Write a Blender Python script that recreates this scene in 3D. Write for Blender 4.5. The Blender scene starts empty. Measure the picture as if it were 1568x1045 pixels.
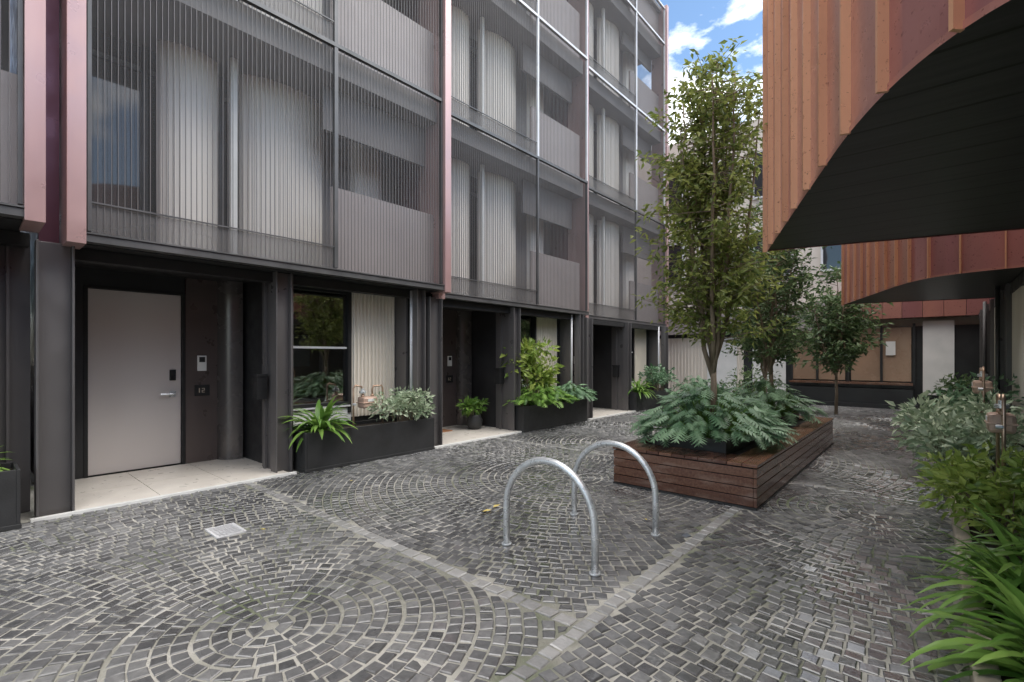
import bpy, math, random
from mathutils import Vector, Matrix
random.seed(7)
R=random.random
def U(a,b): return a+(b-a)*random.random()
scene=bpy.context.scene

# ------------------------------------------------------------ materials
def newmat(name):
    m=bpy.data.materials.new(name); m.use_nodes=True
    nt=m.node_tree; b=nt.nodes['Principled BSDF']
    return m,nt,b
def ramp(nt,fac,stops):
    r=nt.nodes.new('ShaderNodeValToRGB')
    els=r.color_ramp.elements
    while len(els)<len(stops): els.new(0.5)
    for e,(p,c) in zip(els,stops):
        e.position=p; e.color=(c[0],c[1],c[2],1)
    nt.links.new(fac,r.inputs['Fac']); return r
def noise(nt,scale,detail=4,coord='Object',stretch=None,dist=0):
    tc=nt.nodes.new('ShaderNodeTexCoord'); n=nt.nodes.new('ShaderNodeTexNoise')
    n.inputs['Scale'].default_value=scale; n.inputs['Detail'].default_value=detail
    n.inputs['Distortion'].default_value=dist
    src=tc.outputs[coord]
    if stretch:
        mp=nt.nodes.new('ShaderNodeMapping'); mp.inputs['Scale'].default_value=stretch
        nt.links.new(src,mp.inputs['Vector']); src=mp.outputs['Vector']
    nt.links.new(src,n.inputs['Vector']); return n
def bump(nt,b,h,strength=.3,dist=.01):
    bp=nt.nodes.new('ShaderNodeBump'); bp.inputs['Strength'].default_value=strength
    bp.inputs['Distance'].default_value=dist
    nt.links.new(h,bp.inputs['Height']); nt.links.new(bp.outputs['Normal'],b.inputs['Normal'])
def mat(name,c1,c2=None,rough=.5,metal=0,scale=3,stretch=None,bs=0,bscale=60,rvar=.1,spec=None):
    m,nt,b=newmat(name)
    c2=c2 or tuple(x*.75 for x in c1)
    n=noise(nt,scale,5,stretch=stretch)
    r=ramp(nt,n.outputs['Fac'],[(.3,c2),(.7,c1)])
    nt.links.new(r.outputs['Color'],b.inputs['Base Color'])
    n2=noise(nt,scale*2.3+1,4)
    mr=nt.nodes.new('ShaderNodeMapRange'); mr.inputs['To Min'].default_value=max(.02,rough-rvar); mr.inputs['To Max'].default_value=min(1,rough+rvar)
    mr.inputs['From Min'].default_value=.3; mr.inputs['From Max'].default_value=.7
    nt.links.new(n2.outputs['Fac'],mr.inputs['Value']); nt.links.new(mr.outputs['Result'],b.inputs['Roughness'])
    b.inputs['Metallic'].default_value=metal
    if spec is not None: b.inputs['Specular IOR Level'].default_value=spec
    if bs: 
        n3=noise(nt,bscale,4); bump(nt,b,n3.outputs['Fac'],bs,.01)
    return m
def leafmat(name,dark,light,trans=.3,rough=.4):
    m,nt,b=newmat(name)
    g=nt.nodes.new('ShaderNodeNewGeometry')
    n=noise(nt,5,3)
    a=nt.nodes.new('ShaderNodeMath'); a.operation='MULTIPLY_ADD'; a.inputs[1].default_value=.6
    s=nt.nodes.new('ShaderNodeMath'); s.operation='MULTIPLY'; s.inputs[1].default_value=.45
    nt.links.new(n.outputs['Fac'],s.inputs[0]); nt.links.new(g.outputs['Random Per Island'],a.inputs[0]); nt.links.new(s.outputs[0],a.inputs[2])
    r=ramp(nt,a.outputs[0],[(.1,dark),(.55,tuple((x+y)/2 for x,y in zip(dark,light))),(.9,light)])
    nt.links.new(r.outputs['Color'],b.inputs['Base Color'])
    b.inputs['Roughness'].default_value=rough
    t=nt.nodes.new('ShaderNodeBsdfTranslucent'); mx=nt.nodes.new('ShaderNodeMixShader'); mx.inputs[0].default_value=trans
    nt.links.new(r.outputs['Color'],t.inputs['Color'])
    out=nt.nodes['Material Output']
    nt.links.new(b.outputs[0],mx.inputs[1]); nt.links.new(t.outputs[0],mx.inputs[2]); nt.links.new(mx.outputs[0],out.inputs['Surface'])
    return m

M={}
M['black']=mat('black_steel',(.04,.04,.042),(.025,.025,.027),.42,.2,2,bs=.05)
M['soffitdark']=mat('dark_soffit',(.014,.014,.015),None,.6)
M['bronze']=mat('dark_bronze_metal',(.165,.155,.155),(.135,.127,.128),.36,.4,1.2,stretch=(1,1,.15))
M['curve']=mat('curved_metal',(.16,.147,.143),(.145,.132,.128),.27,.5,1,stretch=(1,1,.1),rvar=.02)
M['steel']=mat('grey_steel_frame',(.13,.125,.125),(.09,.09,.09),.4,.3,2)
M['lightsteel']=mat('light_steel_frame',(.75,.75,.77),(.6,.6,.62),.35,.1,2)  # on the upper screen frames this pale tone paints in reflected sky
M['brown']=mat('brown_panel',(.125,.10,.095),(.115,.093,.088),.35,.3,1.5)
M['door']=mat('taupe_door_paint',(.68,.63,.61),(.64,.59,.57),.38,.15,.8,stretch=(1,1,.2),rvar=.04)
M['cream']=mat('cream_ribbed_cladding',(.82,.76,.67),(.74,.68,.6),.5,.0,2,stretch=(1,1,.3))
M['greige']=mat('greige_ribbed_cladding',(.87,.82,.76),(.77,.72,.67),.5,.0,1,stretch=(1,1,.3))
M['taupe']=mat('taupe_balustrade',(.40,.355,.345),(.34,.30,.295),.45,.1,1)
M['slab']=mat('slab_edge',(.20,.185,.18),(.15,.14,.14),.6,0,1)
M['pink']=mat('pink_copper_fin',(.60,.42,.40),(.42,.25,.24),.34,.4,.9,stretch=(1,1,.25))
M['purple']=mat('purple_copper_return',(.20,.08,.10),(.10,.04,.06),.35,.5,1.5,stretch=(1,1,.2))
M['tile']=mat('porch_tile',(.76,.71,.64),(.66,.61,.55),.35,0,4,bs=.1)
M['white']=mat('white_edge',(.82,.81,.79),(.72,.72,.7),.5,0,3)
M['galv']=mat('galvanised_steel',(.78,.80,.82),(.56,.58,.6),.32,.55,14,bs=.06,bscale=40)
M['soil']=mat('soil',(.05,.035,.025),(.02,.015,.01),.95,0,14,bs=.8,bscale=30)
M['pot']=mat('black_planter',(.042,.042,.044),(.03,.03,.03),.5,.1,4,bs=.1)
M['kerb']=mat('sandstone_kerb',(.6,.5,.4),(.42,.36,.3),.7,0,5,bs=.3)
M['bark']=mat('tree_bark',(.30,.23,.165),(.15,.11,.075),.85,0,12,stretch=(1,1,.25),bs=.6,bscale=30)
M['gasm']=mat('gas_meter_paint',(.62,.43,.34),(.46,.32,.25),.45,.2,6,bs=.1)
M['brass']=mat('pipe_metal',(.65,.46,.34),(.4,.28,.2),.35,.7,8)
M['tan']=mat('tan_room_wall',(.42,.28,.19),(.26,.17,.12),.25,0,.7)
M['room']=mat('room_wall',(.62,.5,.38),(.5,.38,.28),.7,0,.9)
M['render']=mat('beige_render',(.70,.63,.56),(.6,.53,.48),.7,0,1,bs=.1)
M['leafT']=leafmat('tree_leaf',(.06,.11,.02),(.42,.45,.13),.45)
M['leafT2']=leafmat('dark_tree_leaf',(.03,.075,.03),(.22,.31,.13),.3)
M['leafP']=leafmat('philodendron_leaf',(.045,.12,.055),(.27,.42,.25),.22,.38)
M['leafS']=leafmat('strap_leaf',(.05,.15,.02),(.30,.48,.11),.3,.32)
M['leafV']=leafmat('variegated_leaf',(.14,.23,.12),(.6,.66,.48),.2,.45)
M['leafY']=leafmat('lime_leaf',(.12,.22,.03),(.48,.56,.14),.3,.4)
M['leafD']=leafmat('yellow_fallen_leaf',(.55,.4,.08),(.8,.65,.2),.1,.5)
m,nt,b=newmat('sett_mortar'); n=noise(nt,1.3,5); n2=noise(nt,70,4)
r=ramp(nt,n.outputs['Fac'],[(.36,(.12,.14,.08)),(.46,(.24,.235,.2)),(.62,(.46,.44,.40))]); nt.links.new(r.outputs['Color'],b.inputs['Base Color']); b.inputs['Roughness'].default_value=.7; bump(nt,b,n2.outputs['Fac'],.8,.01); M['mortar']=m
# glass
m,nt,b=newmat('dark_window_glass'); b.inputs['Base Color'].default_value=(.03,.032,.034,1); b.inputs['Roughness'].default_value=.03; b.inputs['Specular IOR Level'].default_value=.9
n=noise(nt,.8,2); bump(nt,b,n.outputs['Fac'],.08,.05); M['glass']=m
m,nt,b=newmat('clear_window_glass'); t=nt.nodes.new('ShaderNodeBsdfTransparent'); t.inputs[0].default_value=(.75,.77,.76,1); g_=nt.nodes.new('ShaderNodeBsdfGlossy'); g_.inputs['Roughness'].default_value=.02
n=noise(nt,.8,2); bp=nt.nodes.new('ShaderNodeBump'); bp.inputs['Strength'].default_value=.06; nt.links.new(n.outputs['Fac'],bp.inputs['Height']); nt.links.new(bp.outputs['Normal'],g_.inputs['Normal'])
mx=nt.nodes.new('ShaderNodeMixShader'); mx.inputs[0].default_value=.38; nt.links.new(t.outputs[0],mx.inputs[1]); nt.links.new(g_.outputs[0],mx.inputs[2]); nt.links.new(mx.outputs[0],nt.nodes['Material Output'].inputs['Surface']); M['clear']=m
# timber
m,nt,b=newmat('oiled_merbau_timber')
n=noise(nt,3,6,stretch=(14,.8,14),dist=.6); g=nt.nodes.new('ShaderNodeNewGeometry'); nb_=noise(nt,3.5,5,stretch=(1,1,3))
a=nt.nodes.new('ShaderNodeMath'); a.operation='MULTIPLY_ADD'; a.inputs[1].default_value=.45; 
s=nt.nodes.new('ShaderNodeMath'); s.operation='MULTIPLY'; s.inputs[1].default_value=.6
nt.links.new(n.outputs['Fac'],s.inputs[0]); nt.links.new(g.outputs['Random Per Island'],a.inputs[0]); nt.links.new(s.outputs[0],a.inputs[2])
r=ramp(nt,a.outputs[0],[(.15,(.045,.021,.015)),(.5,(.115,.052,.034)),(.85,(.22,.115,.073))])
r2=ramp(nt,nb_.outputs['Fac'],[(.52,(0,0,0)),(.68,(.6,.6,.6))])
mm=nt.nodes.new('ShaderNodeMix'); mm.data_type='RGBA'; nt.links.new(r2.outputs['Color'],mm.inputs['Factor']); nt.links.new(r.outputs['Color'],mm.inputs['A']); mm.inputs['B'].default_value=(.25,.17,.135,1)
nt.links.new(mm.outputs['Result'],b.inputs['Base Color']); b.inputs['Roughness'].default_value=.2; bump(nt,b,n.outputs['Fac'],.2,.004); M['timber']=m
# copper cladding
def copper(name,ca,cb,metal=.45):
    m,nt,b=newmat(name)
    g=nt.nodes.new('ShaderNodeNewGeometry'); n=noise(nt,1.6,6,stretch=(1,1,.35))
    a=nt.nodes.new('ShaderNodeMath'); a.operation='MULTIPLY_ADD'; a.inputs[1].default_value=.45
    s=nt.nodes.new('ShaderNodeMath'); s.operation='MULTIPLY'; s.inputs[1].default_value=.6
    nt.links.new(n.outputs['Fac'],s.inputs[0]); nt.links.new(g.outputs['Random Per Island'],a.inputs[0]); nt.links.new(s.outputs[0],a.inputs[2])
    r=ramp(nt,a.outputs[0],[(.2,ca),(.8,cb)])
    n4=noise(nt,38,3); r4=ramp(nt,n4.outputs['Fac'],[(.24,(.45,.35,.35)),(.36,(1,1,1))])
    mm=nt.nodes.new('ShaderNodeMix'); mm.data_type='RGBA'; mm.blend_type='MULTIPLY'; mm.inputs['Factor'].default_value=1
    nt.links.new(r.outputs['Color'],mm.inputs['A']); nt.links.new(r4.outputs['Color'],mm.inputs['B'])
    nt.links.new(mm.outputs['Result'],b.inputs['Base Color']); b.inputs['Metallic'].default_value=metal
    n2=noise(nt,25,6); mr=nt.nodes.new('ShaderNodeMapRange'); mr.inputs['To Min'].default_value=.2; mr.inputs['To Max'].default_value=.42
    nt.links.new(n2.outputs['Fac'],mr.inputs['Value']); nt.links.new(mr.outputs['Result'],b.inputs['Roughness'])
    n3=noise(nt,2.5,3); bump(nt,b,n3.outputs['Fac'],.3,.03)
    return m
M['copper']=copper('copper_cladding',(.28,.115,.13),(.50,.235,.175))
M['copperseam']=copper('copper_seam',(.58,.29,.17),(.76,.43,.26))
# soffit boards
m,nt,b=newmat('black_soffit_boards'); tc=nt.nodes.new('ShaderNodeTexCoord'); sp=nt.nodes.new('ShaderNodeSeparateXYZ'); nt.links.new(tc.outputs['Object'],sp.inputs[0])
mt=nt.nodes.new('ShaderNodeMath'); mt.operation='MULTIPLY'; mt.inputs[1].default_value=1/.3; nt.links.new(sp.outputs['Y'],mt.inputs[0])
fr=nt.nodes.new('ShaderNodeMath'); fr.operation='FRACT'; nt.links.new(mt.outputs[0],fr.inputs[0])
gt=nt.nodes.new('ShaderNodeMath'); gt.operation='GREATER_THAN'; gt.inputs[1].default_value=.07; nt.links.new(fr.outputs[0],gt.inputs[0])
n=noise(nt,6,6,stretch=(.3,4,1)); r=ramp(nt,n.outputs['Fac'],[(.3,(.022,.022,.024)),(.7,(.04,.04,.043))])
mx=nt.nodes.new('ShaderNodeMix'); mx.data_type='RGBA'; nt.links.new(gt.outputs[0],mx.inputs['Factor']); mx.inputs['A'].default_value=(.001,.001,.001,1); nt.links.new(r.outputs['Color'],mx.inputs['B'])
nt.links.new(mx.outputs['Result'],b.inputs['Base Color']); b.inputs['Roughness'].default_value=.42; b.inputs['Specular IOR Level'].default_value=.3; bump(nt,b,gt.outputs[0],.9,.02); M['boards']=m
# setts
def settmat(name,c1,c2,c3,rlo,rhi):
    m,nt,b=newmat(name)
    g=nt.nodes.new('ShaderNodeNewGeometry'); n=noise(nt,26,6); nl=noise(nt,.8,4); nd=noise(nt,.45,3)
    a=nt.nodes.new('ShaderNodeMath'); a.operation='MULTIPLY_ADD'; a.inputs[1].default_value=.5
    s=nt.nodes.new('ShaderNodeMath'); s.operation='MULTIPLY'; s.inputs[1].default_value=.5
    nt.links.new(n.outputs['Fac'],s.inputs[0]); nt.links.new(g.outputs['Random Per Island'],a.inputs[0]); nt.links.new(s.outputs[0],a.inputs[2])
    r=ramp(nt,a.outputs[0],[(.15,c1),(.55,c2),(.95,c3)])
    rd=ramp(nt,nd.outputs['Fac'],[(.35,(.72,.72,.73)),(.65,(1.12,1.11,1.1))])
    mm=nt.nodes.new('ShaderNodeMix'); mm.data_type='RGBA'; mm.blend_type='MULTIPLY'; mm.inputs['Factor'].default_value=1
    nt.links.new(r.outputs['Color'],mm.inputs['A']); nt.links.new(rd.outputs['Color'],mm.inputs['B'])
    nt.links.new(mm.outputs['Result'],b.inputs['Base Color'])
    mr=nt.nodes.new('ShaderNodeMapRange'); mr.inputs['From Min'].default_value=.4; mr.inputs['From Max'].default_value=.6
    mr.inputs['To Min'].default_value=rlo; mr.inputs['To Max'].default_value=rhi
    nt.links.new(nl.outputs['Fac'],mr.inputs['Value']); nt.links.new(mr.outputs['Result'],b.inputs['Roughness']); b.inputs['Specular IOR Level'].default_value=.8
    cw=nt.nodes.new('ShaderNodeMapRange'); cw.inputs['From Min'].default_value=.44; cw.inputs['From Max'].default_value=.6; cw.inputs['To Min'].default_value=1; cw.inputs['To Max'].default_value=.15
    nt.links.new(nl.outputs['Fac'],cw.inputs['Value']); nt.links.new(cw.outputs['Result'],b.inputs['Coat Weight']); b.inputs['Coat Roughness'].default_value=.1
    n3=noise(nt,55,5); bump(nt,b,n3.outputs['Fac'],.3,.01)
    return m
M['sett']=settmat('bluestone_setts',(.065,.065,.068),(.14,.14,.143),(.29,.288,.285),.14,.4)
M['course']=settmat('wet_sheen_course_setts',(.22,.22,.22),(.36,.355,.35),(.5,.49,.48),.15,.4)  # border courses painted paler: wet reflection put into their colour
# mesh screen
def meshmat(name,lo,hi,col=(.2,.19,.187)):
    m,nt,b=newmat(name); b.inputs['Base Color'].default_value=(*col,1); b.inputs['Roughness'].default_value=.5; b.inputs['Metallic'].default_value=.1
    n=noise(nt,.6,2); mr=nt.nodes.new('ShaderNodeMapRange'); mr.inputs['To Min'].default_value=lo; mr.inputs['To Max'].default_value=hi; nt.links.new(n.outputs['Fac'],mr.inputs['Value'])
    t=nt.nodes.new('ShaderNodeBsdfTransparent'); mx=nt.nodes.new('ShaderNodeMixShader'); nt.links.new(mr.outputs['Result'],mx.inputs[0]); nt.links.new(t.outputs[0],mx.inputs[1]); nt.links.new(b.outputs[0],mx.inputs[2]); nt.links.new(mx.outputs[0],nt.nodes['Material Output'].inputs['Surface'])
    return m
M['mesh']=meshmat('perforated_mesh_screen',.11,.24)
M['meshband']=meshmat('dense_mesh_band',.6,.7,(.17,.16,.155))
M['blade']=mat('screen_blade',(.15,.14,.138),(.11,.10,.10),.5,.1,2)

# ------------------------------------------------------------ mesh builder
class MB:
    def __init__(s): s.v=[]; s.f=[]
    def add(s,vs,fs):
        o=len(s.v); s.v+= [tuple(p) for p in vs]; s.f+=[tuple(i+o for i in f) for f in fs]
    def box(s,x0,x1,y0,y1,z0,z1):
        s.add([(x0,y0,z0),(x1,y0,z0),(x1,y1,z0),(x0,y1,z0),(x0,y0,z1),(x1,y0,z1),(x1,y1,z1),(x0,y1,z1)],
              [(0,3,2,1),(4,5,6,7),(0,1,5,4),(1,2,6,5),(2,3,7,6),(3,0,4,7)])
    def quad(s,a,b,c,d): s.add([a,b,c,d],[(0,1,2,3)])
    def wall(s,pts,z0,z1):
        n=len(pts); s.add([(p[0],p[1],z0) for p in pts]+[(p[0],p[1],z1) for p in pts],[(i,i+1,n+i+1,n+i) for i in range(n-1)])
    def poly(s,pts,z): s.add([(p[0],p[1],z) for p in pts],[tuple(range(len(pts)))])
    def tube(s,pts,rads,n=8,cap=True):
        if not isinstance(rads,(list,tuple)): rads=[rads]*len(pts)
        pts=[Vector(p) for p in pts]; vs=[];fs=[]
        up=None
        for i,p in enumerate(pts):
            t=(pts[min(i+1,len(pts)-1)]-pts[max(i-1,0)]).normalized()
            if up is None:
                up=Vector((1,0,0)) if abs(t.x)<.9 else Vector((0,1,0))
            a=(up-t*up.dot(t)).normalized(); up=a; b=t.cross(a)
            for k in range(n):
                q=2*math.pi*k/n; vs.append(p+(a*math.cos(q)+b*math.sin(q))*rads[i])
        for i in range(len(pts)-1):
            for k in range(n):
                k2=(k+1)%n; fs.append((i*n+k,i*n+k2,(i+1)*n+k2,(i+1)*n+k))
        if cap: fs.append(tuple(range(n-1,-1,-1))); fs.append(tuple((len(pts)-1)*n+k for k in range(n)))
        s.add(vs,fs)
    def cyl(s,x,y,z0,z1,r,n=20): s.tube([(x,y,z0),(x,y,z1)],r,n)
    def leaf(s,p,d,L,W,up=None,bend=.2):
        p=Vector(p); d=Vector(d).normalized()
        up=up or Vector((U(-1,1),U(-1,1),U(.2,1)))
        side=d.cross(up)
        if side.length<1e-3: side=Vector((1,0,0))
        side.normalize(); nrm=side.cross(d).normalized()
        m=p+d*L*.5-nrm*W*.15; t=p+d*L-nrm*L*bend
        s.add([p,p+d*L*.42+side*W*.5+nrm*W*.1,t,p+d*L*.42-side*W*.5+nrm*W*.1,m],[(0,1,4),(1,2,4),(2,3,4),(3,0,4)])
    def blade(s,p,az,L,W,el,droop,n=7):
        d=Vector((math.cos(az)*math.cos(el),math.sin(az)*math.cos(el),math.sin(el)))
        side=Vector((-math.sin(az),math.cos(az),0)); vs=[];fs=[]; q=Vector(p)
        for i in range(n+1):
            t=i/n; w=W*.5*(.55+.9*t if t<.5 else 1.0*(1-((t-.5)/.5)**2)+.02)
            vs+=[q+side*w+Vector((0,0,w*.35)),q,q-side*w+Vector((0,0,w*.35))]
            q=q+d*(L/n); d=(d+Vector((0,0,-droop/n))).normalized()
        for i in range(n):
            for k in range(2): fs.append((i*3+k,i*3+k+1,i*3+k+4,i*3+k+3))
        s.add(vs,fs)
    def lobed(s,p,d,L,W,nl=6):
        p=Vector(p); d=Vector(d).normalized(); side=d.cross(Vector((0,0,1)))
        if side.length<1e-3: side=Vector((1,0,0))
        side.normalize(); nrm=side.cross(d).normalized()
        vs=[];fs=[]; ribs=[]
        for i in range(nl+1):
            t=i/nl; ribs.append(p+d*L*t-nrm*L*.35*t*t)
        vs=list(ribs)
        for i in range(nl):
            t=(i+.5)/nl; w=W*.5*math.sin(math.pi*(.18+.75*t))**.7
            for sg in (1,-1):
                tip=ribs[i]+(ribs[i+1]-ribs[i])*1.1+side*sg*w+d*L*.10-nrm*w*.35
                mid=(ribs[i]+tip)*.5-d*L*.03; mid2=(ribs[i+1]+tip)*.5+d*L*.015
                o=len(vs); vs+=[mid,tip,mid2]; fs.append((i,o,o+1,o+2,i+1) if sg<0 else (i+1,o+2,o+1,o,i))
        o=len(vs); vs.append(ribs[-1]+d*L*.15-nrm*L*.08); vs+= [ribs[-2]+side*W*.08,ribs[-2]-side*W*.08]
        fs.append((nl,o+1,o)); fs.append((nl,o,o+2))
        s.add(vs,fs)
def empty(name,loc=(0,0,0)):
    e=bpy.data.objects.new(name,None); e.location=loc; e.empty_display_size=.2; scene.collection.objects.link(e); return e
def fin(mb,name,material,parent=None,loc=None,bevel=0,smooth=False):
    o0=Vector(parent.location) if parent else Vector(loc or (0,0,0))
    me=bpy.data.meshes.new(name); me.from_pydata([tuple(Vector(v)-o0) for v in mb.v],[],mb.f); me.update()
    ob=bpy.data.objects.new(name,me); scene.collection.objects.link(ob)
    if parent: ob.parent=parent
    else: ob.location=o0
    me.materials.append(M[material] if isinstance(material,str) else material)
    if smooth:
        for p in me.polygons: p.use_smooth=True
    if bevel:
        bv=ob.modifiers.new('bevel','BEVEL'); bv.width=bevel; bv.segments=2; bv.limit_method='ANGLE'
    return ob

# ------------------------------------------------------------ ground + paving
g=MB(); g.quad((-300,-300,-.06),(300,-300,-.06),(300,300,-.06),(-300,300,-.06)); fin(g,'ground',mat('ground_asphalt',(.06,.06,.06),None,.9))
g=MB(); g.quad((-9,-5,-.0065),(1.2,-5,-.0065),(1.2,18.5,-.0065),(-9,18.5,-.0065)); fin(g,'mortar_bed','mortar')
def sett(mb,corners,h=0):
    cx=sum(c[0] for c in corners)/4; cy=sum(c[1] for c in corners)/4
    if -4.62<cx<-4.28 and 1.35<cy<1.61: return
    tx,ty=random.gauss(0,.045),random.gauss(0,.045); z=U(-.003,.003)+h
    vs=[(x,y,-.015) for x,y in corners]
    for s_,zz in ((.97,-.004),(.83,.0)):
        vs+=[(cx+(x-cx)*s_,cy+(y-cy)*s_,zz+z+tx*(x-cx)+ty*(y-cy)) for x,y in corners]
    fs=[]
    for L in (0,4):
        for k in range(4): fs.append((L+k,L+(k+1)%4,L+4+(k+1)%4,L+4+k))
    fs.append((8,9,10,11)); mb.add(vs,fs)
pave=MB()
XR=-1.42
regions=[(-6.02,XR-.06,-3,2.155,(-2.7,1.12)),(-6.02,XR-.06,2.275,6.305,(-3.3,4.9)),(XR+.06,.12,0,6.305,(-.4,5.55)),
         (-6.02,.12,6.425,11.0,(-3.6,7.6)),(-9,.12,11.0,18,(-2,14.0))]
def rings(rect,c):
    x0,x1,y0,y1,_=rect
    rmax=max(math.hypot(x-c[0],y-c[1]) for x in (x0,x1) for y in (y0,y1)); r=.04; k=0
    while r<rmax:
        k+=1
        p=.080+U(-.004,.004); rm=r+p/2; n=max(4,round(2*math.pi*rm/.086)); off=R()*6.28
        for i in range(n):
            a0=off+2*math.pi*i/n; a1=off+2*math.pi*(i+1)/n; am=(a0+a1)/2
            x=c[0]+rm*math.cos(am); y=c[1]+rm*math.sin(am)
            if not(x0<x<x1 and y0<y<y1): continue
            g1=.005/rm
            cs=[]
            for rr,aa in ((r+.0045,a0+g1),(r+p-.0045,a0+g1),(r+p-.0045,a1-g1),(r+.0045,a1-g1)):
                X=c[0]+rr*math.cos(aa)+U(-.004,.004); Y=c[1]+rr*math.sin(aa)+U(-.004,.004)
                cs.append((min(max(X,x0-.01),x1+.01),min(max(Y,y0-.01),y1+.01)))
            sett(pave,cs[::-1])
        r+=p+(.012 if k in (4,8,13,17) else 0)
for rg in regions: rings(rg,rg[4])
fin(pave,'cobblestone_paving','sett')
cr=MB()
def course(ax,c,a,b):
    t=a
    while t<b:
        L=U(.08,.14); h=.044
        if ax=='y': cs=[(c-h,t+.004),(c+h,t+.004),(c+h,t+L-.004),(c-h,t+L-.004)]
        else: cs=[(t+.004,c-h),(t+L-.004,c-h),(t+L-.004,c+h),(t+.004,c+h)]
        cs=[(x+U(-.004,.004),y+U(-.004,.004)) for x,y in cs]
        sett(cr,cs,.001); t+=L
course('y',XR,-3,6.3); course('x',2.215,-6,XR-.06); course('x',6.365,-6,.12)
fin(cr,'paving_course','course')

# drain grate
e=empty('drain_grate',(-4.45,1.47,0)); d=MB(); d.box(-4.6,-4.3,1.37,1.39,-.01,.006); d.box(-4.6,-4.3,1.57,1.59,-.01,.006); d.box(-4.6,-4.58,1.39,1.57,-.01,.006); d.box(-4.32,-4.3,1.39,1.57,-.01,.006)
for i in range(7): d.box(-4.566+i*.036,-4.550+i*.036,1.39,1.57,-.004,.005)
fin(d,'grate_bars','lightsteel',e)
d=MB(); d.quad((-4.59,1.38,-.0045),(-4.31,1.38,-.0045),(-4.31,1.58,-.0045),(-4.59,1.58,-.0045)); fin(d,'grate_pit','soffitdark',e)

# ------------------------------------------------------------ helpers for cladding
def rib_profile(y0,y1,X,bulge=0,pitch=.07,depth=.018):
    pts=[]
    n=int((y1-y0)/pitch)
    for i in range(n):
        a=y0+(y1-y0)*i/n; w=(y1-y0)/n
        for dy,dx in ((0,0),(.3,0),(.38,depth),(.62,depth),(.7,0)):
            yy=a+dy*w; t=(yy-y0)/(y1-y0)
            pts.append((X+dx+bulge*(math.sin(math.pi*t)**.6 if t>0 else 0),yy))
    pts.append((X,y1)); return pts

def gas_meter(name,x,y,z,face=1):
    e=empty(name,(x,y,z))
    b=MB(); b.box(x-.09,x+.09,y-.12,y+.12,z-.02,z+.15); fin(b,'meter_body','gasm',e,bevel=.03)
    b=MB(); b.box(x-.1,x+.1,y-.13,y+.13,z+.055,z+.07); fin(b,'meter_flange','gasm',e,bevel=.004)
    b=MB()
    b.tube([(x,y-.08,z+.14),(x,y-.08,z+.24),(x,y-.1,z+.3),(x,y-.2,z+.32),(x,y-.23,z+.28),(x,y-.23,.02)],.014,8)
    b.tube([(x,y+.08,z+.14),(x,y+.08,z+.26),(x,y+.1,z+.3),(x,y+.24,z+.3),(x,y+.26,z+.26),(x,y+.26,.02)],.014,8)
    b.cyl(x,y-.08,z+.14,z+.18,.026,10); b.cyl(x,y+.08,z+.14,z+.18,.026,10); fin(b,'pipes','brass',e,smooth=True)
    b=MB(); b.cyl(x,y-.08,z+.2,z+.235,.05,16); b.cyl(x,y-.08,z+.235,z+.27,.025,12); b.tube([(x,y-.23,z+.05),(x+face*.05,y-.23,z+.05)],.02,10); fin(b,'regulator','galv',e,smooth=False,bevel=.004)
    b=MB(); b.box(x+face*.088,x+face*.095,y-.05,y+.05,z+.08,z+.12); fin(b,'dial','white',e)

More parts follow.
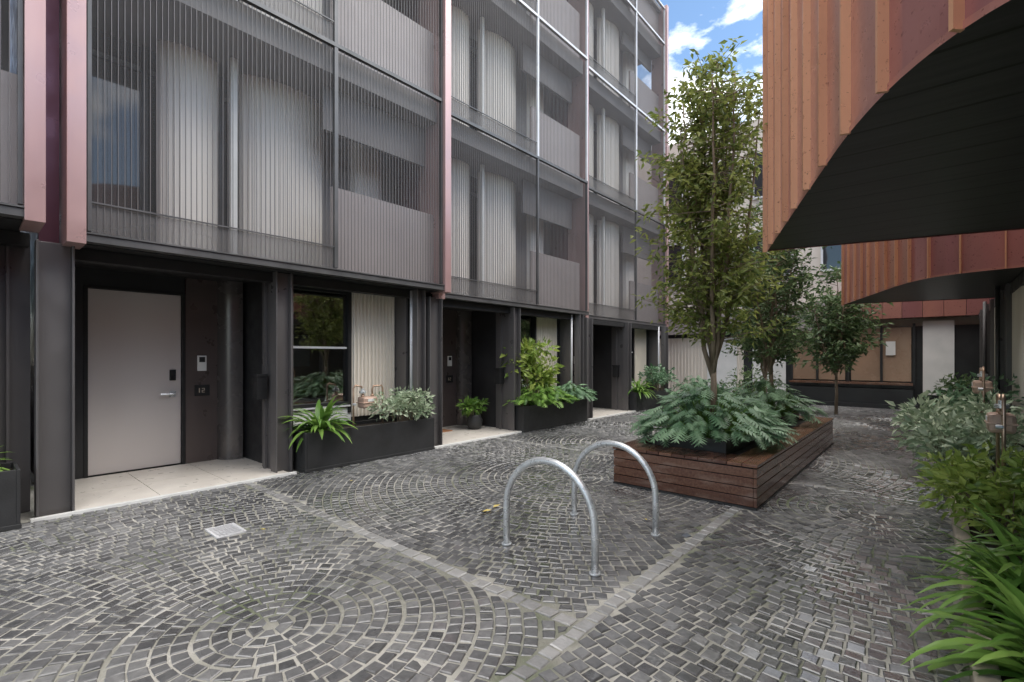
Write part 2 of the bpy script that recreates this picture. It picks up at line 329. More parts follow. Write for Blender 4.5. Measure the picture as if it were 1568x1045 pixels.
# ------------------------------------------------------------ townhouses
LV=[5.55,8.45,11.15]
def _w(pts,z0,z1):
    m=MB(); m.wall(pts,z0,z1); return m
def digits(mb,X,y,z):
    mb.box(X,X+.003,y-.034,y-.024,z-.03,z+.03)
    for a in ((.0,.035,.022,.03),(.0,.035,-.004,.004),(.0,.035,-.03,-.022)): mb.box(X,X+.003,y+a[0],y+a[1],z+a[2],z+a[3])
    mb.box(X,X+.003,y+.027,y+.035,z+.004,z+.022); mb.box(X,X+.003,y,y+.008,z-.022,z-.004)
def townhouse(yb,ye,X,zb,light,full=True):
    e=empty('townhouse',(X,yb,0)); L=ye-yb
    w=MB(); Xd=-7.55
    w.box(Xd-.15,Xd,yb-.1,yb+.26,0,zb); w.box(Xd-.15,Xd,yb+.26,yb+1.28,2.3,zb)
    w.box(Xd-.2,Xd-.1,yb+.26,yb+1.28,0,2.3)
    w.box(Xd-.15,-6.62,yb+1.97,yb+2.1,0,zb-.03)
    w.box(-6.75,-6.62,yb+2.1,yb+2.2,0,zb-.03); w.box(-6.75,-6.62,yb+2.2,yb+4.05,0,.62); w.box(-6.75,-6.62,yb+2.2,yb+4.05,2.43,zb-.03)
    w.box(-6.75,-6.6,yb+4.02,ye-.32,0,zb-.03)
    w.box(-7.7,-6.62,ye-.32,ye-.14,0,zb-.03)
    w.box(-6.74,-6.66,yb+3.175,yb+4.02,.62,2.43)
    fin(w,'ground_floor_wall','black',e)
    w=MB(); w.box(-7.69,-7.6,yb+2.101,ye-.33,.0,zb-.05); w.box(-7.6,-6.76,yb+2.101,ye-.33,.05,.12); w.box(-7.6,-6.76,yb+4.04,yb+4.1,.12,zb-.05); fin(w,'room_walls','room',e)
    w=MB(); w.box(-7.3,-6.95,yb+2.3,yb+3.6,.78,.82); w.box(-7.58,-7.55,yb+2.5,yb+3.0,1.3,1.8); fin(w,'room_furniture','white',e)
    c=MB()
    def hcol(x,y,wd=.2):
        c.box(x-.16,x,y,y+.018,0,zb-.04); c.box(x-.16,x,y+wd-.018,y+wd,0,zb-.04); c.box(x-.085,x-.075,y+.018,y+wd-.018,0,zb-.04)
    hcol(-6.04,yb-.26,.26); hcol(-6.1,yb+1.86,.2)
    c.box(-6.62,-6.27,yb+1.9,yb+1.97,0,zb-.04); c.box(-6.5,-6.44,yb+1.86,yb+1.9,0,zb-.04)
    c.box(-6.6,-6.16,yb+2.075,yb+2.1,0,zb-.04)
    hcol(-6.06,ye-.46,.17)
    c.box(-6.6,-6.3,ye-.5,ye-.46,0,zb-.04)
    fin(c,'steel_columns','bronze',e,bevel=.004)
    c=MB(); c.cyl(-6.2,yb+3.98,.45,zb-.05,.022,12); fin(c,'downpipe','lightsteel',e,smooth=True)
    pts=[(Xd+.01,yb+1.29),(Xd+.01,yb+1.665)]; fin(_w(pts,.02,zb-.02),'intercom_panel','brown',e)
    pts=[(Xd+.005+.20*math.sin(math.pi/2*i/16),yb+1.93-.265*math.cos(math.pi/2*i/16)) for i in range(17)]
    fin(_w(pts,.02,zb-.02),'curved_panel','curve',e,smooth=True)
    d=MB(); d.box(Xd-.1,Xd-.05,yb+.3,yb+1.25,.03,2.27); fin(d,'front_door','door',e,bevel=.004)
    d=MB(); d.box(Xd-.1,Xd+.01,yb+.26,yb+.297,0,2.3); d.box(Xd-.1,Xd+.01,yb+1.253,yb+1.288,0,2.3); d.box(Xd-.1,Xd+.01,yb+.297,yb+1.253,2.272,2.31); fin(d,'door_frame','soffitdark',e)
    d=MB(); d.box(Xd-.05,Xd-.035,yb+1.12,yb+1.19,.92,1.0); d.tube([(Xd-.04,yb+1.155,.965),(Xd+.01,yb+1.155,.965),(Xd+.015,yb+1.145,.965),(Xd+.015,yb+1.01,.965)],.011,8); fin(d,'door_handle','galv',e)
    d=MB(); d.box(Xd-.05,Xd-.03,yb+1.12,yb+1.19,1.14,1.28); d.cyl(Xd-.03,yb+1.155,1.16,1.2,.02,10); fin(d,'door_lock','soffitdark',e,bevel=.006)
    d=MB(); d.box(Xd+.012,Xd+.035,yb+1.42,yb+1.53,1.26,1.47); fin(d,'intercom','white',e,bevel=.006)
    d=MB(); d.box(Xd+.035,Xd+.038,yb+1.44,yb+1.51,1.38,1.45); d.box(Xd+.012,Xd+.02,yb+1.39,yb+1.57,.92,1.07); fin(d,'number_plate','soffitdark',e)
    d=MB(); digits(d,Xd+.0205,yb+1.475,.995); fin(d,'house_number','kerb',e)
    d=MB(); d.box(-6.5,-6.36,yb+1.74,yb+1.857,.92,1.22); d.box(-6.51,-6.35,yb+1.73,yb+1.86,1.2,1.235); d.box(-6.47,-6.39,yb+1.735,yb+1.74,1.13,1.145); fin(d,'letterbox','soffitdark',e,bevel=.006)
    d=MB(); d.box(-6.66,-6.655,yb+2.24,yb+3.12,.78,2.43); fin(d,'window_glass','clear',e)
    d=MB()
    for a in ((2.2,2.245,.74,2.43),(3.115,3.17,.62,2.43)): d.box(-6.66,-6.58,yb+a[0],yb+a[1],a[2],a[3])
    d.box(-6.66,-6.58,yb+2.245,yb+3.115,.74,.785); d.box(-6.66,-6.585,yb+2.245,yb+3.115,2.39,2.43); fin(d,'window_frame','soffitdark',e)
    d=MB(); d.box(-6.638,-6.6,yb+2.26,yb+3.1,1.57,1.60); d.box(-6.64,-6.56,yb+2.24,yb+3.14,.715,.737); fin(d,'window_rail','lightsteel',e)
    fin(_w(rib_profile(yb+3.18,yb+3.95,-6.6,0,.06,.03),.55,2.43),'ribbed_panel','cream',e)
    d=MB(); d.box(-6.619,-6.6,yb+2.2,yb+3.17,.5,.7); fin(d,'sill_panel','white',e)
    d=MB()
    for i in range(3):
        a=yb-.0+i*.66; d.box(Xd,-6.76,a+.003,a+.657,-.02,.02); d.box(-6.754,-6.02,a+.003,a+.657,-.02,.02)
    fin(d,'porch_tiles','tile',e)
    d=MB(); d.box(-6.015,-5.96,yb-.3,yb+2.05,-.02,.022); fin(d,'porch_edge','white',e)
    d=MB(); d.box(-6.35,-6.2,yb,ye,zb-.16,zb-.045); d.box(-7.7,X-.1,yb-.05,ye-.06,zb-.04,zb+.06); fin(d,'soffit','soffitdark',e)
    d=MB(); d.box(X-.09,X+.03,yb+.0,ye-.07,zb-.03,zb+.035); d.box(X-.02,X+.045,yb+.0,ye-.07,zb+.04,zb+.055); fin(d,'screen_channel','steel',e)
    div=yb+L*.572
    levels=[zb+.06]+LV; top=12.25
    f=MB(); f2=MB(); mesh=MB(); band=MB(); bl=MB(); cream=MB(); post=MB(); bal=MB(); slab=MB(); glass=MB(); wfr=MB(); inner=MB()
    a,b_=yb+.07,ye-.08
    for li,z0 in enumerate(levels):
        z1=levels[li+1] if li<3 else top
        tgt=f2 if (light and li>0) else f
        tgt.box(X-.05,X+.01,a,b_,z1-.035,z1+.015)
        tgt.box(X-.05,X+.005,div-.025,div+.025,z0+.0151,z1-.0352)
        for yy in (a,b_-.03): tgt.box(X-.05,X+.004,yy,yy+.03,z0+.0151,z1-.0352)
        mesh.quad((X-.03,a,z0),(X-.03,b_,z0),(X-.03,b_,z1),(X-.03,a,z1))
        band.quad((X-.035,a,z0),(X-.035,div,z0),(X-.035,div,z0+.28),(X-.035,a,z0+.28))
        n=int((b_-a)/.05)
        for i in range(n):
            y=a+(i+.5)*(b_-a)/n
            if abs(y-div)<.03: continue
            bl.box(X-.022,X-.016,y-.003,y+.003,z0+.016,z1-.036)
        f.box(X-.015,X-.003,a+.031,div-.026,z0+.28,z0+.295)
        if li: slab.box(-7.35,X-.14,a,b_,z0-.32,z0)
        glass.box(-7.3,-7.28,a,div+.05,z0,z1-.3)
        for yy in (yb+.15,yb+.78,yb+1.62):
            wfr.box(-7.28,-7.22,yy-.03,yy+.03,z0,z1-.3)
        wfr.box(-7.28,-7.23,a,div,z0+2.3,z0+2.36); 
        cream.wall(rib_profile(yb+.84,yb+1.50,-7.0,.16,.06,.012),z0,z1-.32)
        cream.wall(rib_profile(yb+1.76,yb+2.92,-7.0,.22,.06,.012),z0,z1-.32)
        post.box(-6.72,-6.66,yb+1.545,yb+1.62,z0,z1-.32)
        bal.box(X-.28,X-.22,div+.06,b_,z0+.02,z0+1.15)
        inner.box(-7.3,-7.2,div+.05,b_,z0,z1-.3)
        cream.wall([(-7.19,div+.95),(-7.1,div+1.0),(-7.05,div+1.1),(-7.05,div+1.4),(-7.1,div+1.5)],z0,z1-.32)
        inner.box(X-.5,X-.45,div+.06,b_,z0+2.0,z1-.33)
    slab.box(-7.4,X-.12,a,b_,top-.05,top+.05)
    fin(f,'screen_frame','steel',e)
    if light: fin(f2,'upper_screen_frame_sky_sheen','lightsteel',e)  # same steel as below, sky reflection put into the paler colour
    fin(mesh,'mesh_screen','mesh',e); fin(band,'mesh_band','meshband',e); fin(bl,'screen_blades','blade',e)
    fin(cream,'curved_ribbed_wall','greige',e); fin(post,'balcony_post','white',e); fin(bal,'balustrade','taupe',e)
    fin(slab,'floor_slabs','slab',e); fin(glass,'upper_glazing','glass',e); fin(wfr,'upper_window_frames','black',e); fin(inner,'balcony_wall','slab',e)
    p=MB(); p.box(X-.45,X+.06,yb-.08,yb+.055,zb-.06,top+.1)
    if full: p.box(X-.45,X+.06,ye-.075,ye+.05,zb-.06,top+.1)
    fin(p,'copper_fins','pink',e,bevel=.004)
    p=MB(); p.box(-7.6,X-.46,yb-.06,yb+.04,zb+.07,top); p.box(-14,-7.41,yb-.06,ye-.07,zb+.07,top); p.box(-14,-7.75,yb-.1,ye-.07,0,zb+.06); fin(p,'party_wall','purple',e)
    return e
townhouse(.73,5.18,-5.9,2.545,False)
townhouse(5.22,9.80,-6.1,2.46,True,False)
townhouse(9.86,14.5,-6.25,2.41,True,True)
townhouse(-4.1,.44,-5.6,2.62,False)
e=empty('recessed_wall',(-6.3,.5,0)); s=MB(); s.box(-6.3,-6.2,.5,.64,2.5,12.2); fin(s,'copper_lining','purple',e)
s=MB(); s.box(-6.5,-6.4,-.2,.46,0,2.6); s.box(-6.4,-6.33,.05,.07,0,2.6); s.box(-6.4,-6.33,.3,.32,0,2.6); fin(s,'metal_panels','bronze',e)
s=MB(); s.cyl(-6.25,.02,0,2.58,.025,12); fin(s,'downpipe','lightsteel',e,smooth=True)

# ------------------------------------------------------------ copper clad buildings
def catmull(P,step):
    out=[]
    for i in range(len(P)-1):
        p0=P[max(i-1,0)];p1=P[i];p2=P[i+1];p3=P[min(i+2,len(P)-1)]
        for k in range(24):
            t=k/24
            out.append(tuple(.5*((2*p1[j])+(-p0[j]+p2[j])*t+(2*p0[j]-5*p1[j]+4*p2[j]-p3[j])*t*t+(-p0[j]+3*p1[j]-3*p2[j]+p3[j])*t**3) for j in (0,1)))
    out.append(P[-1])
    res=[out[0]]; acc=0
    for a,b in zip(out,out[1:]):
        d=math.hypot(b[0]-a[0],b[1]-a[1]); acc+=d
        if acc>=step: res.append(b); acc=0
    res.append(out[-1]); return res
CURVE=[(-1.33,5.69),(-.93,4.6),(-.56,3.6),(-.30,2.92),(-.06,2.45),(.20,2.17),(.64,1.98),(1.3,1.9)]
def copper_building(ox,oy,zs=2.6,zt=5.5):
    e=empty('copper_clad_building',(ox,oy,zs))
    C=[(x+ox,y+oy) for x,y in catmull(CURVE,.09)]
    pan=MB(); seam=MB(); i=0
    nseg=4
    while i<len(C)-1:
        seg=C[i:i+nseg+1]
        pan.wall(seg,zs-.02,zt)
        x,y=seg[0]; x2,y2=seg[1]; tx,ty=x2-x,y2-y; l=math.hypot(tx,ty); tx/=l;ty/=l; nx,ny=ty,-tx
        if nx*(-1)+ny*(-1)<0: nx,ny=-nx,-ny
        a=(x-tx*.008,y-ty*.008); b=(x+tx*.008,y+ty*.008)
        o=.045
        pts=[a,(a[0]+nx*o,a[1]+ny*o),(b[0]+nx*o,b[1]+ny*o),b]
        seam.wall(pts,zs-.03,zt); seam.add([(p[0],p[1],zs-.03) for p in pts],[(0,1,2,3)])
        i+=nseg
    back=[C[0],(.62+ox,6.2+oy),(3.5+ox,6.6+oy)]
    pan.wall(back,zs-.02,zt)
    fin(pan,'cladding_panels','copper',e)
    fin(seam,'standing_seams','copperseam',e)
    trim=MB(); trim.wall([(p[0]-.006,p[1]-.006) for p in C],zs-.03,zs+.0); fin(trim,'edge_trim','copper',e)
    P=C+[(3.5+ox,1.9+oy),(3.5+ox,6.6+oy),(.62+ox,6.2+oy)]
    so=MB(); so.poly(P,zs-.01); fin(so,'soffit_boards','boards',e)
    rf=MB(); rf.poly(P,zt-.01); fin(rf,'roof','black',e)
copper_building(0,0); copper_building(-.1,6.8)
e=empty('dark_clad_building',(1.6,6,0))
w=MB(); w.box(1.25,6,-5,17.3,0,2.58); fin(w,'ground_floor_wall','black',e)
w=MB(); w.box(1.75,6,-5,17.3,2.62,5.4); fin(w,'upper_wall','purple',e)
w=MB()
for y in (7.4,8.5,10.6,11.6,13.2,14.4,16):
    w.box(.86,1.06,y,y+.02,0,2.58); w.box(.86,1.06,y+.18,y+.2,0,2.58); w.box(.95,.97,y+.02,y+.18,0,2.58)
fin(w,'steel_columns','bronze',e)
w=MB(); w.box(.9,1.24,6.4,17.3,2.42,2.575); fin(w,'lintel_beam','black',e)
rp=rib_profile(9.3,10.4,.93,0,.06,.03); fin(_w([(1.86-x,y) for x,y in rp],.3,2.4),'ribbed_panel','cream',e)
rp=rib_profile(12.3,13.1,.93,0,.06,.03); fin(_w([(1.86-x,y) for x,y in rp],.3,2.4),'ribbed_panel_far','cream',e)
w=MB(); w.cyl(.8,11.1,0,2.6,.03,12); w.cyl(.82,14.0,0,2.6,.03,12); fin(w,'downpipes','steel',e,smooth=True)

# ------------------------------------------------------------ end building
e=empty('apartment_building',(-3,18,0)); Y=17.7
w=MB(); w.box(-14,4,Y+.3,Y+8,2.3,9.6); fin(w,'upper_wall','render',e)
w=MB(); w.box(-14,4,Y+.1,Y+.4,0,2.32); fin(w,'ground_floor_wall','black',e)
rp=rib_profile(-8.6,-4.9,0,0,.12,.03); fin(_w([(y,Y+.08-x) for x,y in rp],.1,2.15),'ribbed_garage_wall','cream',e)
w=MB(); w.box(-6.1,-5.1,Y-.0,Y+.03,0,2.1); fin(w,'white_door','white',e)
w=MB(); w.box(-4.6,-3.6,Y+.02,Y+.06,.1,2.1); w.box(-.2,.45,Y+.0,Y+.05,.4,2.45); fin(w,'white_panels','white',e)
w=MB(); w.box(-1.85,-.45,Y+.04,Y+.09,.75,2.3); w.box(-3.4,-2.0,Y+.04,Y+.09,.75,2.3);fin(w,'room_panels','tan',e)
w=MB(); 
for x in (-3.45,-2.75,-1.95,-1.15,-.42): w.box(x,x+.06,Y-.03,Y+.035,.6,2.4)
w.box(-3.5,-.3,Y-.6,Y+.05,0,.12); w.box(-3.4,-.4,Y-.5,Y-.05,.12,.55); fin(w,'window_frames_and_plinth','black',e)
w=MB(); w.box(-3.4,-.4,Y-.52,Y-.03,.66,.72); fin(w,'window_seat','timber',e)
w=MB(); w.box(-1.02,-.8,Y+.0,Y+.02,1.5,1.9); fin(w,'notice','white',e)
w=MB(); w2=MB(); x=-9.
while x<3:
    if x<-2.6: w2.box(x,x+1.31,Y-.25,Y+.29,2.28,3.1); x+=1.32
    else: w.box(x,x+.43,Y-.25,Y+.29,2.55,3.2); x+=.44
fin(w,'fascia_cladding','copper',e); fin(w2,'fascia_panels','taupe',e)
w=MB(); wf=MB()
for z in (4.2,6.9):
    for x in (-8.2,-6.4,-4.6,-2.6,-.8):
        w.box(x,x+1.1,Y+.24,Y+.28,z,z+1.5)
        wf.box(x-.06,x,Y+.2,Y+.3,z-.06,z+1.56); wf.box(x+1.1,x+1.16,Y+.2,Y+.3,z-.06,z+1.56); wf.box(x,x+1.1,Y+.2,Y+.3,z-.06,z); wf.box(x,x+1.1,Y+.2,Y+.3,z+1.5,z+1.56); wf.box(x+.53,x+.57,Y+.22,Y+.285,z,z+1.5)
fin(w,'window_glass','glass',e); fin(wf,'window_frames','lightsteel',e)

# ------------------------------------------------------------ bike racks
for y in (2.8,3.74):
    e=empty('bike_rack',(-2.095,y,0)); b=MB(); cx=-2.095
    pts=[(cx+.395,y,-.02),(cx+.395,y,.27)]
    for i in range(1,21):
        a=math.pi*i/21; pts.append((cx+.395*math.cos(a),y,.3+.40*math.sin(a)))
    pts+=[(cx-.395,y,.27),(cx-.395,y,-.02)]
    b.tube(pts,.026,16); fin(b,'hoop','galv',e,smooth=True)
    b=MB()
    for sx in (-1,1): b.cyl(cx+sx*.395,y,.0,.012,.04,18)
    fin(b,'base_collars','galv',e,bevel=.003)

# ------------------------------------------------------------ timber deck bench
bx0,bx1,by0,by1,bh=-2.77,-1.24,4.95,9.6,.43
e=empty('timber_deck_bench',(-2,7,0)); b=MB()
holes=[(-2.5,-1.62,5.35,6.75),(-2.5,-1.62,7.9,9.2)]
pitch=(bx1-bx0)/11
for i in range(11):
    x0=bx0+i*pitch+.003; x1=x0+pitch-.006
    cuts=[]
    for h in holes:
        if x1>h[0] and x0<h[1]: cuts.append((h[2],h[3]))
    y=by0-.01
    for c in cuts+[(by1+.01,None)]:
        b.box(x0,x1,y,c[0],bh-.03,bh); y=c[1]
fin(b,'deck_boards','timber',e,bevel=.003)
b=MB(); nb=4; hh=(bh-.06)/nb
for i in range(nb):
    z0=.025+i*hh; z1=z0+hh-.008
    b.box(bx0+.012,bx1-.04,by0,by0+.03,z0,z1); b.box(bx0+.012,bx1-.012,by1-.03,by1,z0,z1)
    b.box(bx0+.012,bx0+.04,by0+.032,by1-.032,z0,z1); b.box(bx1-.038,bx1-.008,by0+.0,by1-.032,z0,z1)
fin(b,'side_boards','timber',e,bevel=.003)
b=MB(); b.box(bx0+.06,bx1-.06,by0+.06,by1-.06,0,bh-.04); b.box(bx0+.004,bx1-.004,by0-.004,by1+.004,.002,.02); fin(b,'base_frame','black',e)
def planter(name,x0,x1,y0,y1,h,z=0):
    e=empty(name,((x0+x1)/2,(y0+y1)/2,z)); b=MB(); t=.025
    b.box(x0,x1,y0,y0+t,z,h); b.box(x0,x1,y1-t,y1,z,h); b.box(x0,x0+t,y0+t,y1-t,z,h); b.box(x1-t,x1,y0+t,y1-t,z,h)
    if z==0: b.box(x0+.002,x1+.006,y0-.006,y1+.006,z,z+.04)
    fin(b,'planter_walls','pot',e,bevel=.004)
    b=MB(); b.box(x0+t,x1-t,y0+t,y1-t,z,h-.05); fin(b,'soil','soil',e)
for h in holes: planter('planter_box',h[0]+.04,h[1]-.04,h[2]+.04,h[3]-.04,.56,bh-.035)
planter('planter_box',-6.42,-5.9,2.86,4.93,.50)
planter('planter_box',-6.42,-5.92,7.15,9.42,.50)
planter('planter_box',-6.45,-5.95,11.9,14.2,.50)
planter('planter_box',-6.3,-5.82,-1.4,.36,.50)

# ------------------------------------------------------------ plants
def tree(name,x,y,z0,zs,ztop,rad,leafm,nst=7,ntw=240,lpt=34,LL=.075,r0=.045,kmin=.8,tw=1.0):
    e=empty(name,(x,y,z0)); br=MB(); lf=MB()
    br.tube([(x,y,z0-.05),(x+.015,y-.01,z0+(zs-z0)*.5),(x+.0,y+.01,zs)],[r0,r0*.85,r0*.75],10)
    stems=[]
    for i in range(nst):
        a=2*math.pi*i/nst+U(-.3,.3); rr=rad*U(.35,.75) if i else .05; H=ztop-U(.15,.9)*(1 if i else .3)
        pts=[];n=9
        for k in range(n+1):
            t=k/n; s_=t**.8
            pts.append((x+math.cos(a)*rr*s_*(1-.25*t*t)+U(-.02,.02),y+math.sin(a)*rr*s_*(1-.25*t*t)+U(-.02,.02),zs-.12*(i%3)+ (H-zs)*t))
        pts[0]=(x,y,pts[0][2]); br.tube(pts,[r0*.6*(1-.85*k/n)+.003 for k in range(n+1)],7); stems.append(pts)
    for i in range(ntw):
        st=random.choice(stems); k=random.uniform(kmin,9.0); k0=min(int(k),8); f=min(k-k0,1)
        p=Vector(st[k0]).lerp(Vector(st[k0+1]),f)
        t=(p.z-zs)/(ztop-zs)
        env=rad*(math.sin(math.pi*min(max(.2+.76*t**tw,0),1))**.6)*U(.6,1.15)
        a=U(0,6.283); out=Vector((math.cos(a),math.sin(a),0))
        tgt=Vector((x,y,p.z))+out*env*U(.45,1)+Vector((0,0,U(.1,.5)*rad*.6))
        dv=tgt-p
        if dv.length>rad*.95: dv=dv.normalized()*rad*.95; tgt=p+dv
        mid=p+dv*.5+Vector((U(-.03,.03),U(-.03,.03),-.02))
        br.tube([p,mid,tgt],[.007,.005,.0025],4,False)
        for j in range(int(lpt*U(.4,1.5))):
            s_=U(.25,1.08); q=(p.lerp(mid,s_*2) if s_<.5 else mid.lerp(tgt,(s_-.5)*2))+Vector((U(-1,1),U(-1,1),U(-1,1)))*.055*rad/.75
            d=(dv.normalized()*.5+Vector((U(-1,1),U(-1,1),U(-1.1,.5))))
            l=LL*U(.65,1.25); lf.leaf(q,d,l,l*.42)
    fin(br,'trunk_and_branches','bark',e,smooth=True); fin(lf,'leaves',leafm,e)
tree('courtyard_tree',-2.0,6.0,.5,1.45,5.25,.92,'leafT',9,380,30,.09,.045,1.0,1.1)
tree('courtyard_tree',-1.95,8.55,.5,1.4,3.95,.85,'leafT2',6,170,30,.09,.035)
tree('magnolia_tree',-1.84,14.6,0,1.1,3.7,1.15,'leafT2',6,150,30,.15,.04)
tree('magnolia_tree',-2.9,12.2,0,1.2,4.2,1.0,'leafT2',6,130,30,.14,.04)

def shrub(name,x,y,z,rx,ry,h,leafm,n,LL,asp=.5):
    e=empty(name,(x,y,z)); lf=MB(); st=MB()
    cl=[(x+rx*U(-.75,.75),y+ry*U(-.75,.75),z+h*U(.3,.95)) for _ in range(max(5,n//40))]
    for c in cl: st.tube([(x+(c[0]-x)*.4,y+(c[1]-y)*.4,z-.03),((x+c[0])/2,(y+c[1])/2,z+(c[2]-z)*.6),c],[.008,.006,.003],5,False)
    for i in range(n):
        c=random.choice(cl); s_=min(rx,ry,h)*.5
        d=Vector((U(-1,1),U(-1,1),U(-.5,1)))
        if d.length<.1: continue
        d.normalize(); p=Vector(c)+d*s_*U(.3,1)
        if p.z<z-.02: p.z=z+U(0,.1)
        dd=d+Vector((U(-.6,.6),U(-.6,.6),U(-.5,.3))); l=LL*U(.6,1.2)
        lf.leaf(p,dd,l,l*asp)
    fin(st,'stems','bark',e); fin(lf,'leaves',leafm,e)
def strap(name,x,y,z,n,L,W,leafm='leafS',spread=.05):
    e=empty(name,(x,y,z)); b=MB()
    for i in range(n):
        a=U(0,6.283); el=U(.35,1.35); b.blade((x+U(-spread,spread),y+U(-spread,spread),z),a,L*U(.7,1.15),W*U(.8,1.2),el,U(1.3,2.4))
    fin(b,'strap_leaves',leafm,e,smooth=True)
def philo(name,x,y,z,rx,ry,h,n,LL=.2,leafm='leafP'):
    e=empty(name,(x,y,z)); b=MB(); st=MB()
    for i in range(n):
        a=U(0,6.283); rr=math.sqrt(R()); px=x+rx*rr*math.cos(a); py=y+ry*rr*math.sin(a)
        pz=z+h*(1-.75*rr**2)*U(.55,1.05)
        base=Vector((x+(px-x)*.35,y+(py-y)*.35,z-.02)); top=Vector((px,py,pz))
        st.tube([base,(base+top)*.5+Vector((0,0,.06)),top],[.005,.004,.003],4,False)
        out=Vector((math.cos(a)+U(-.7,.7),math.sin(a)+U(-.7,.7),U(-.5,.35)))
        l=LL*U(.6,1.25); b.lobed(top,out,l,l*U(.75,.95))
    fin(st,'leaf_stems','leafS',e); fin(b,'lobed_leaves',leafm,e)
philo('philodendron_plant',-2.03,5.95,.5,.76,.88,.58,420,.19)
philo('philodendron_plant',-2.05,8.5,.5,.7,.85,.6,260,.19)
strap('clivia_plant',-6.05,3.12,.46,90,.55,.06)
strap('clivia_plant',-6.15,.1,.46,26,.3,.035)
shrub('variegated_shrub',-6.05,4.45,.5,.3,.6,.36,'leafV',1100,.08)
shrub('rubber_shrub',-6.15,7.6,.45,.42,.5,1.25,'leafY',800,.17,.5)
philo('philodendron_plant',-6.0,7.8,.5,.5,.7,.45,230,.18,'leafS')
philo('philodendron_plant',-6.0,8.9,.5,.42,.55,.42,190,.18,'leafP')
strap('clivia_plant',-6.05,12.2,.46,70,.6,.055)
shrub('green_shrub',-6.0,13.3,.5,.4,.9,.6,'leafP',800,.11)
philo('philodendron_plant',-4.9,13.4,.0,.8,1.0,.95,260,.22,'leafP')
shrub('green_shrub',-3.6,13.8,.0,.7,.7,1.0,'leafT2',700,.12)
shrub('green_shrub',-3.9,12.2,.0,.5,.5,.75,'leafP',600,.11)
e=empty('round_pot',(-6.85,6.75,0)); b=MB()
b.tube([(-6.85,6.75,0.02),(-6.85,6.75,.1),(-6.85,6.75,.2),(-6.85,6.75,.28),(-6.85,6.75,.3)],[.09,.15,.16,.12,.125],20); fin(b,'pot_body','pot',e,smooth=True)
shrub('potted_shrub',-6.85,6.75,.3,.24,.24,.34,'leafS',260,.12)
b=MB(); b.box(-7.4,-7.0,5.5,6.3,.021,.035); fin(b,'doormat',mat('coir',(.45,.2,.09),None,.9,bs=.6))
e=empty('garden_bed',(.6,8,0)); b=MB()
y=2.3
while y<16.6: b.box(.13,.22,y+.003,y+.597,-.02,.1); y+=.6
fin(b,'kerb_stones','kerb',e,bevel=.008)
b=MB(); b.box(.22,1.24,2.3,16.6,0,.06); fin(b,'soil','soil',e)
strap('clivia_plant',.42,3.6,.06,120,.66,.052); strap('clivia_plant',.50,4.25,.06,100,.62,.052); strap('clivia_plant',.42,2.95,.06,110,.58,.05); strap('clivia_plant',.62,3.9,.2,90,.66,.05)
shrub('lime_shrub',.45,5.2,.06,.42,.55,.58,'leafY',1000,.10)
shrub('variegated_shrub',.32,6.95,.06,.46,.6,.72,'leafV',1400,.11)
shrub('variegated_shrub',.20,8.0,.06,.52,.6,.78,'leafV',1400,.11)
shrub('green_shrub',.4,9.4,.06,.5,.65,1.0,'leafP',900,.1)
shrub('lime_shrub',.3,6.0,.06,.35,.35,.42,'leafY',500,.09)
philo('philodendron_plant',.45,11,.06,.45,.9,.75,160,.2); shrub('green_shrub',.4,13.5,.06,.4,1.0,.9,'leafT2',600,.12)
gas_meter('gas_meter',-6.28,3.98,.72); gas_meter('gas_meter',-6.28,-.42,.72)
gas_meter('gas_meter',.46,6.1,.80,-1); gas_meter('gas_meter',.48,8.6,1.0,-1)
b=MB()
for x,y in ((-3.13,3.31),(-3.17,3.37),(-4.2,1.7),(-1.9,4.0),(-5.1,3.0)):
    b.leaf((x,y,.012),(U(-1,1),U(-1,1),.05),.10 if y in(3.31,3.37) else .045,.05 if y in(3.31,3.37) else .02,Vector((0,0,1)),.05)
fin(b,'fallen_leaves','leafD')

# ------------------------------------------------------------ sky, sun, camera
w=bpy.data.worlds.new('World'); scene.world=w; w.use_nodes=True; nt=w.node_tree
bg=nt.nodes['Background']; sky=nt.nodes.new('ShaderNodeTexSky'); sky.sky_type='NISHITA'; sky.sun_disc=False
el=math.radians(48); saz=math.radians(58)   # azimuth clockwise from +Y: soft sun ahead and to the right of the lane
sky.sun_elevation=el; sky.sun_rotation=saz; sky.air_density=1.0; sky.dust_density=.3; sky.ozone_density=1.5
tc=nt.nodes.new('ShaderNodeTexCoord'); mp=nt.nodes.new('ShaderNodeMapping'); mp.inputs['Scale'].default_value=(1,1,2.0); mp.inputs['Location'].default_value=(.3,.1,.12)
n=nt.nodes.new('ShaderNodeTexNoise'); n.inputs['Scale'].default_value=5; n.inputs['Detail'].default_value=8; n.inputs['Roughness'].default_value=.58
nt.links.new(tc.outputs['Generated'],mp.inputs['Vector']); nt.links.new(mp.outputs['Vector'],n.inputs['Vector'])
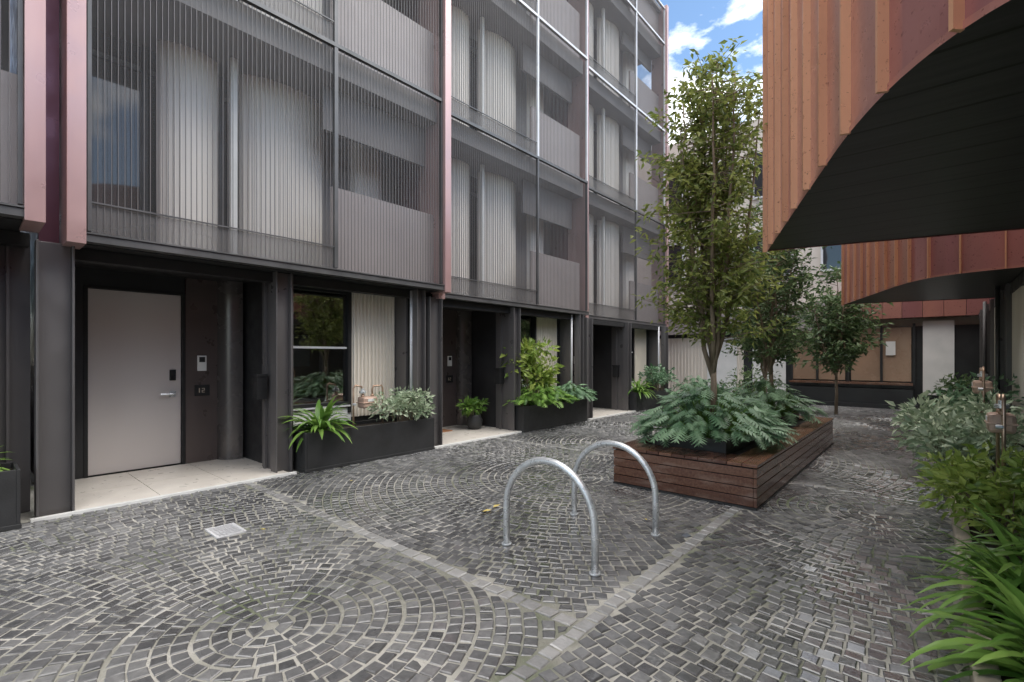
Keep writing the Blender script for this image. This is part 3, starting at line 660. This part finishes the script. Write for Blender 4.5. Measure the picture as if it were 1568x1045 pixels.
sx=nt.nodes.new('ShaderNodeSeparateXYZ'); nt.links.new(tc.outputs['Generated'],sx.inputs[0])
mr=nt.nodes.new('ShaderNodeMapRange'); mr.inputs['From Min'].default_value=.58; mr.inputs['From Max'].default_value=.85; mr.inputs['To Max'].default_value=.3; nt.links.new(sx.outputs['Z'],mr.inputs['Value'])  # thicker cloud added overhead, out of view, to brighten the lane
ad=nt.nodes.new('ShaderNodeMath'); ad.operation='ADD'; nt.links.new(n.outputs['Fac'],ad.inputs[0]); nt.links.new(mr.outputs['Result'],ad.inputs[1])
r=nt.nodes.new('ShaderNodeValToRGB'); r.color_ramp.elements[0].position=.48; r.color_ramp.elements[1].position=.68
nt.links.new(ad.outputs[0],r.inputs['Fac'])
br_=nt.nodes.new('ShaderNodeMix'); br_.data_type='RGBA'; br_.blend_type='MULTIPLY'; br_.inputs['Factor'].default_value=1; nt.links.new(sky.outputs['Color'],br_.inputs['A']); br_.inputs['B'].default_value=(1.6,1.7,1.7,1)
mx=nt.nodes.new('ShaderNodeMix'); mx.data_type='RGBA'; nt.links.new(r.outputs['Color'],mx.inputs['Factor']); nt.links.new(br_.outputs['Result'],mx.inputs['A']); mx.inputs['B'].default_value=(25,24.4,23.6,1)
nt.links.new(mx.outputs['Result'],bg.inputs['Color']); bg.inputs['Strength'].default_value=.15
sd=bpy.data.lights.new('sun','SUN'); sd.energy=1.5; sd.angle=math.radians(30); sd.color=(1,.96,.9)
so=bpy.data.objects.new('sun',sd); scene.collection.objects.link(so)
dirv=Vector((math.sin(saz)*math.cos(el),math.cos(saz)*math.cos(el),math.sin(el)))
so.rotation_euler=dirv.to_track_quat('Z','Y').to_euler(); so.location=(0,0,20)
cam=bpy.data.cameras.new('camera'); co=bpy.data.objects.new('camera',cam); scene.collection.objects.link(co); scene.camera=co
co.location=(0,0,1.45); co.rotation_euler=(math.radians(90),0,math.radians(41)); cam.lens=17; cam.sensor_width=36; cam.shift_y=.0156; cam.clip_end=1000; cam.clip_start=.05
scene.view_settings.view_transform='Standard'; scene.view_settings.look='None'; scene.view_settings.exposure=0
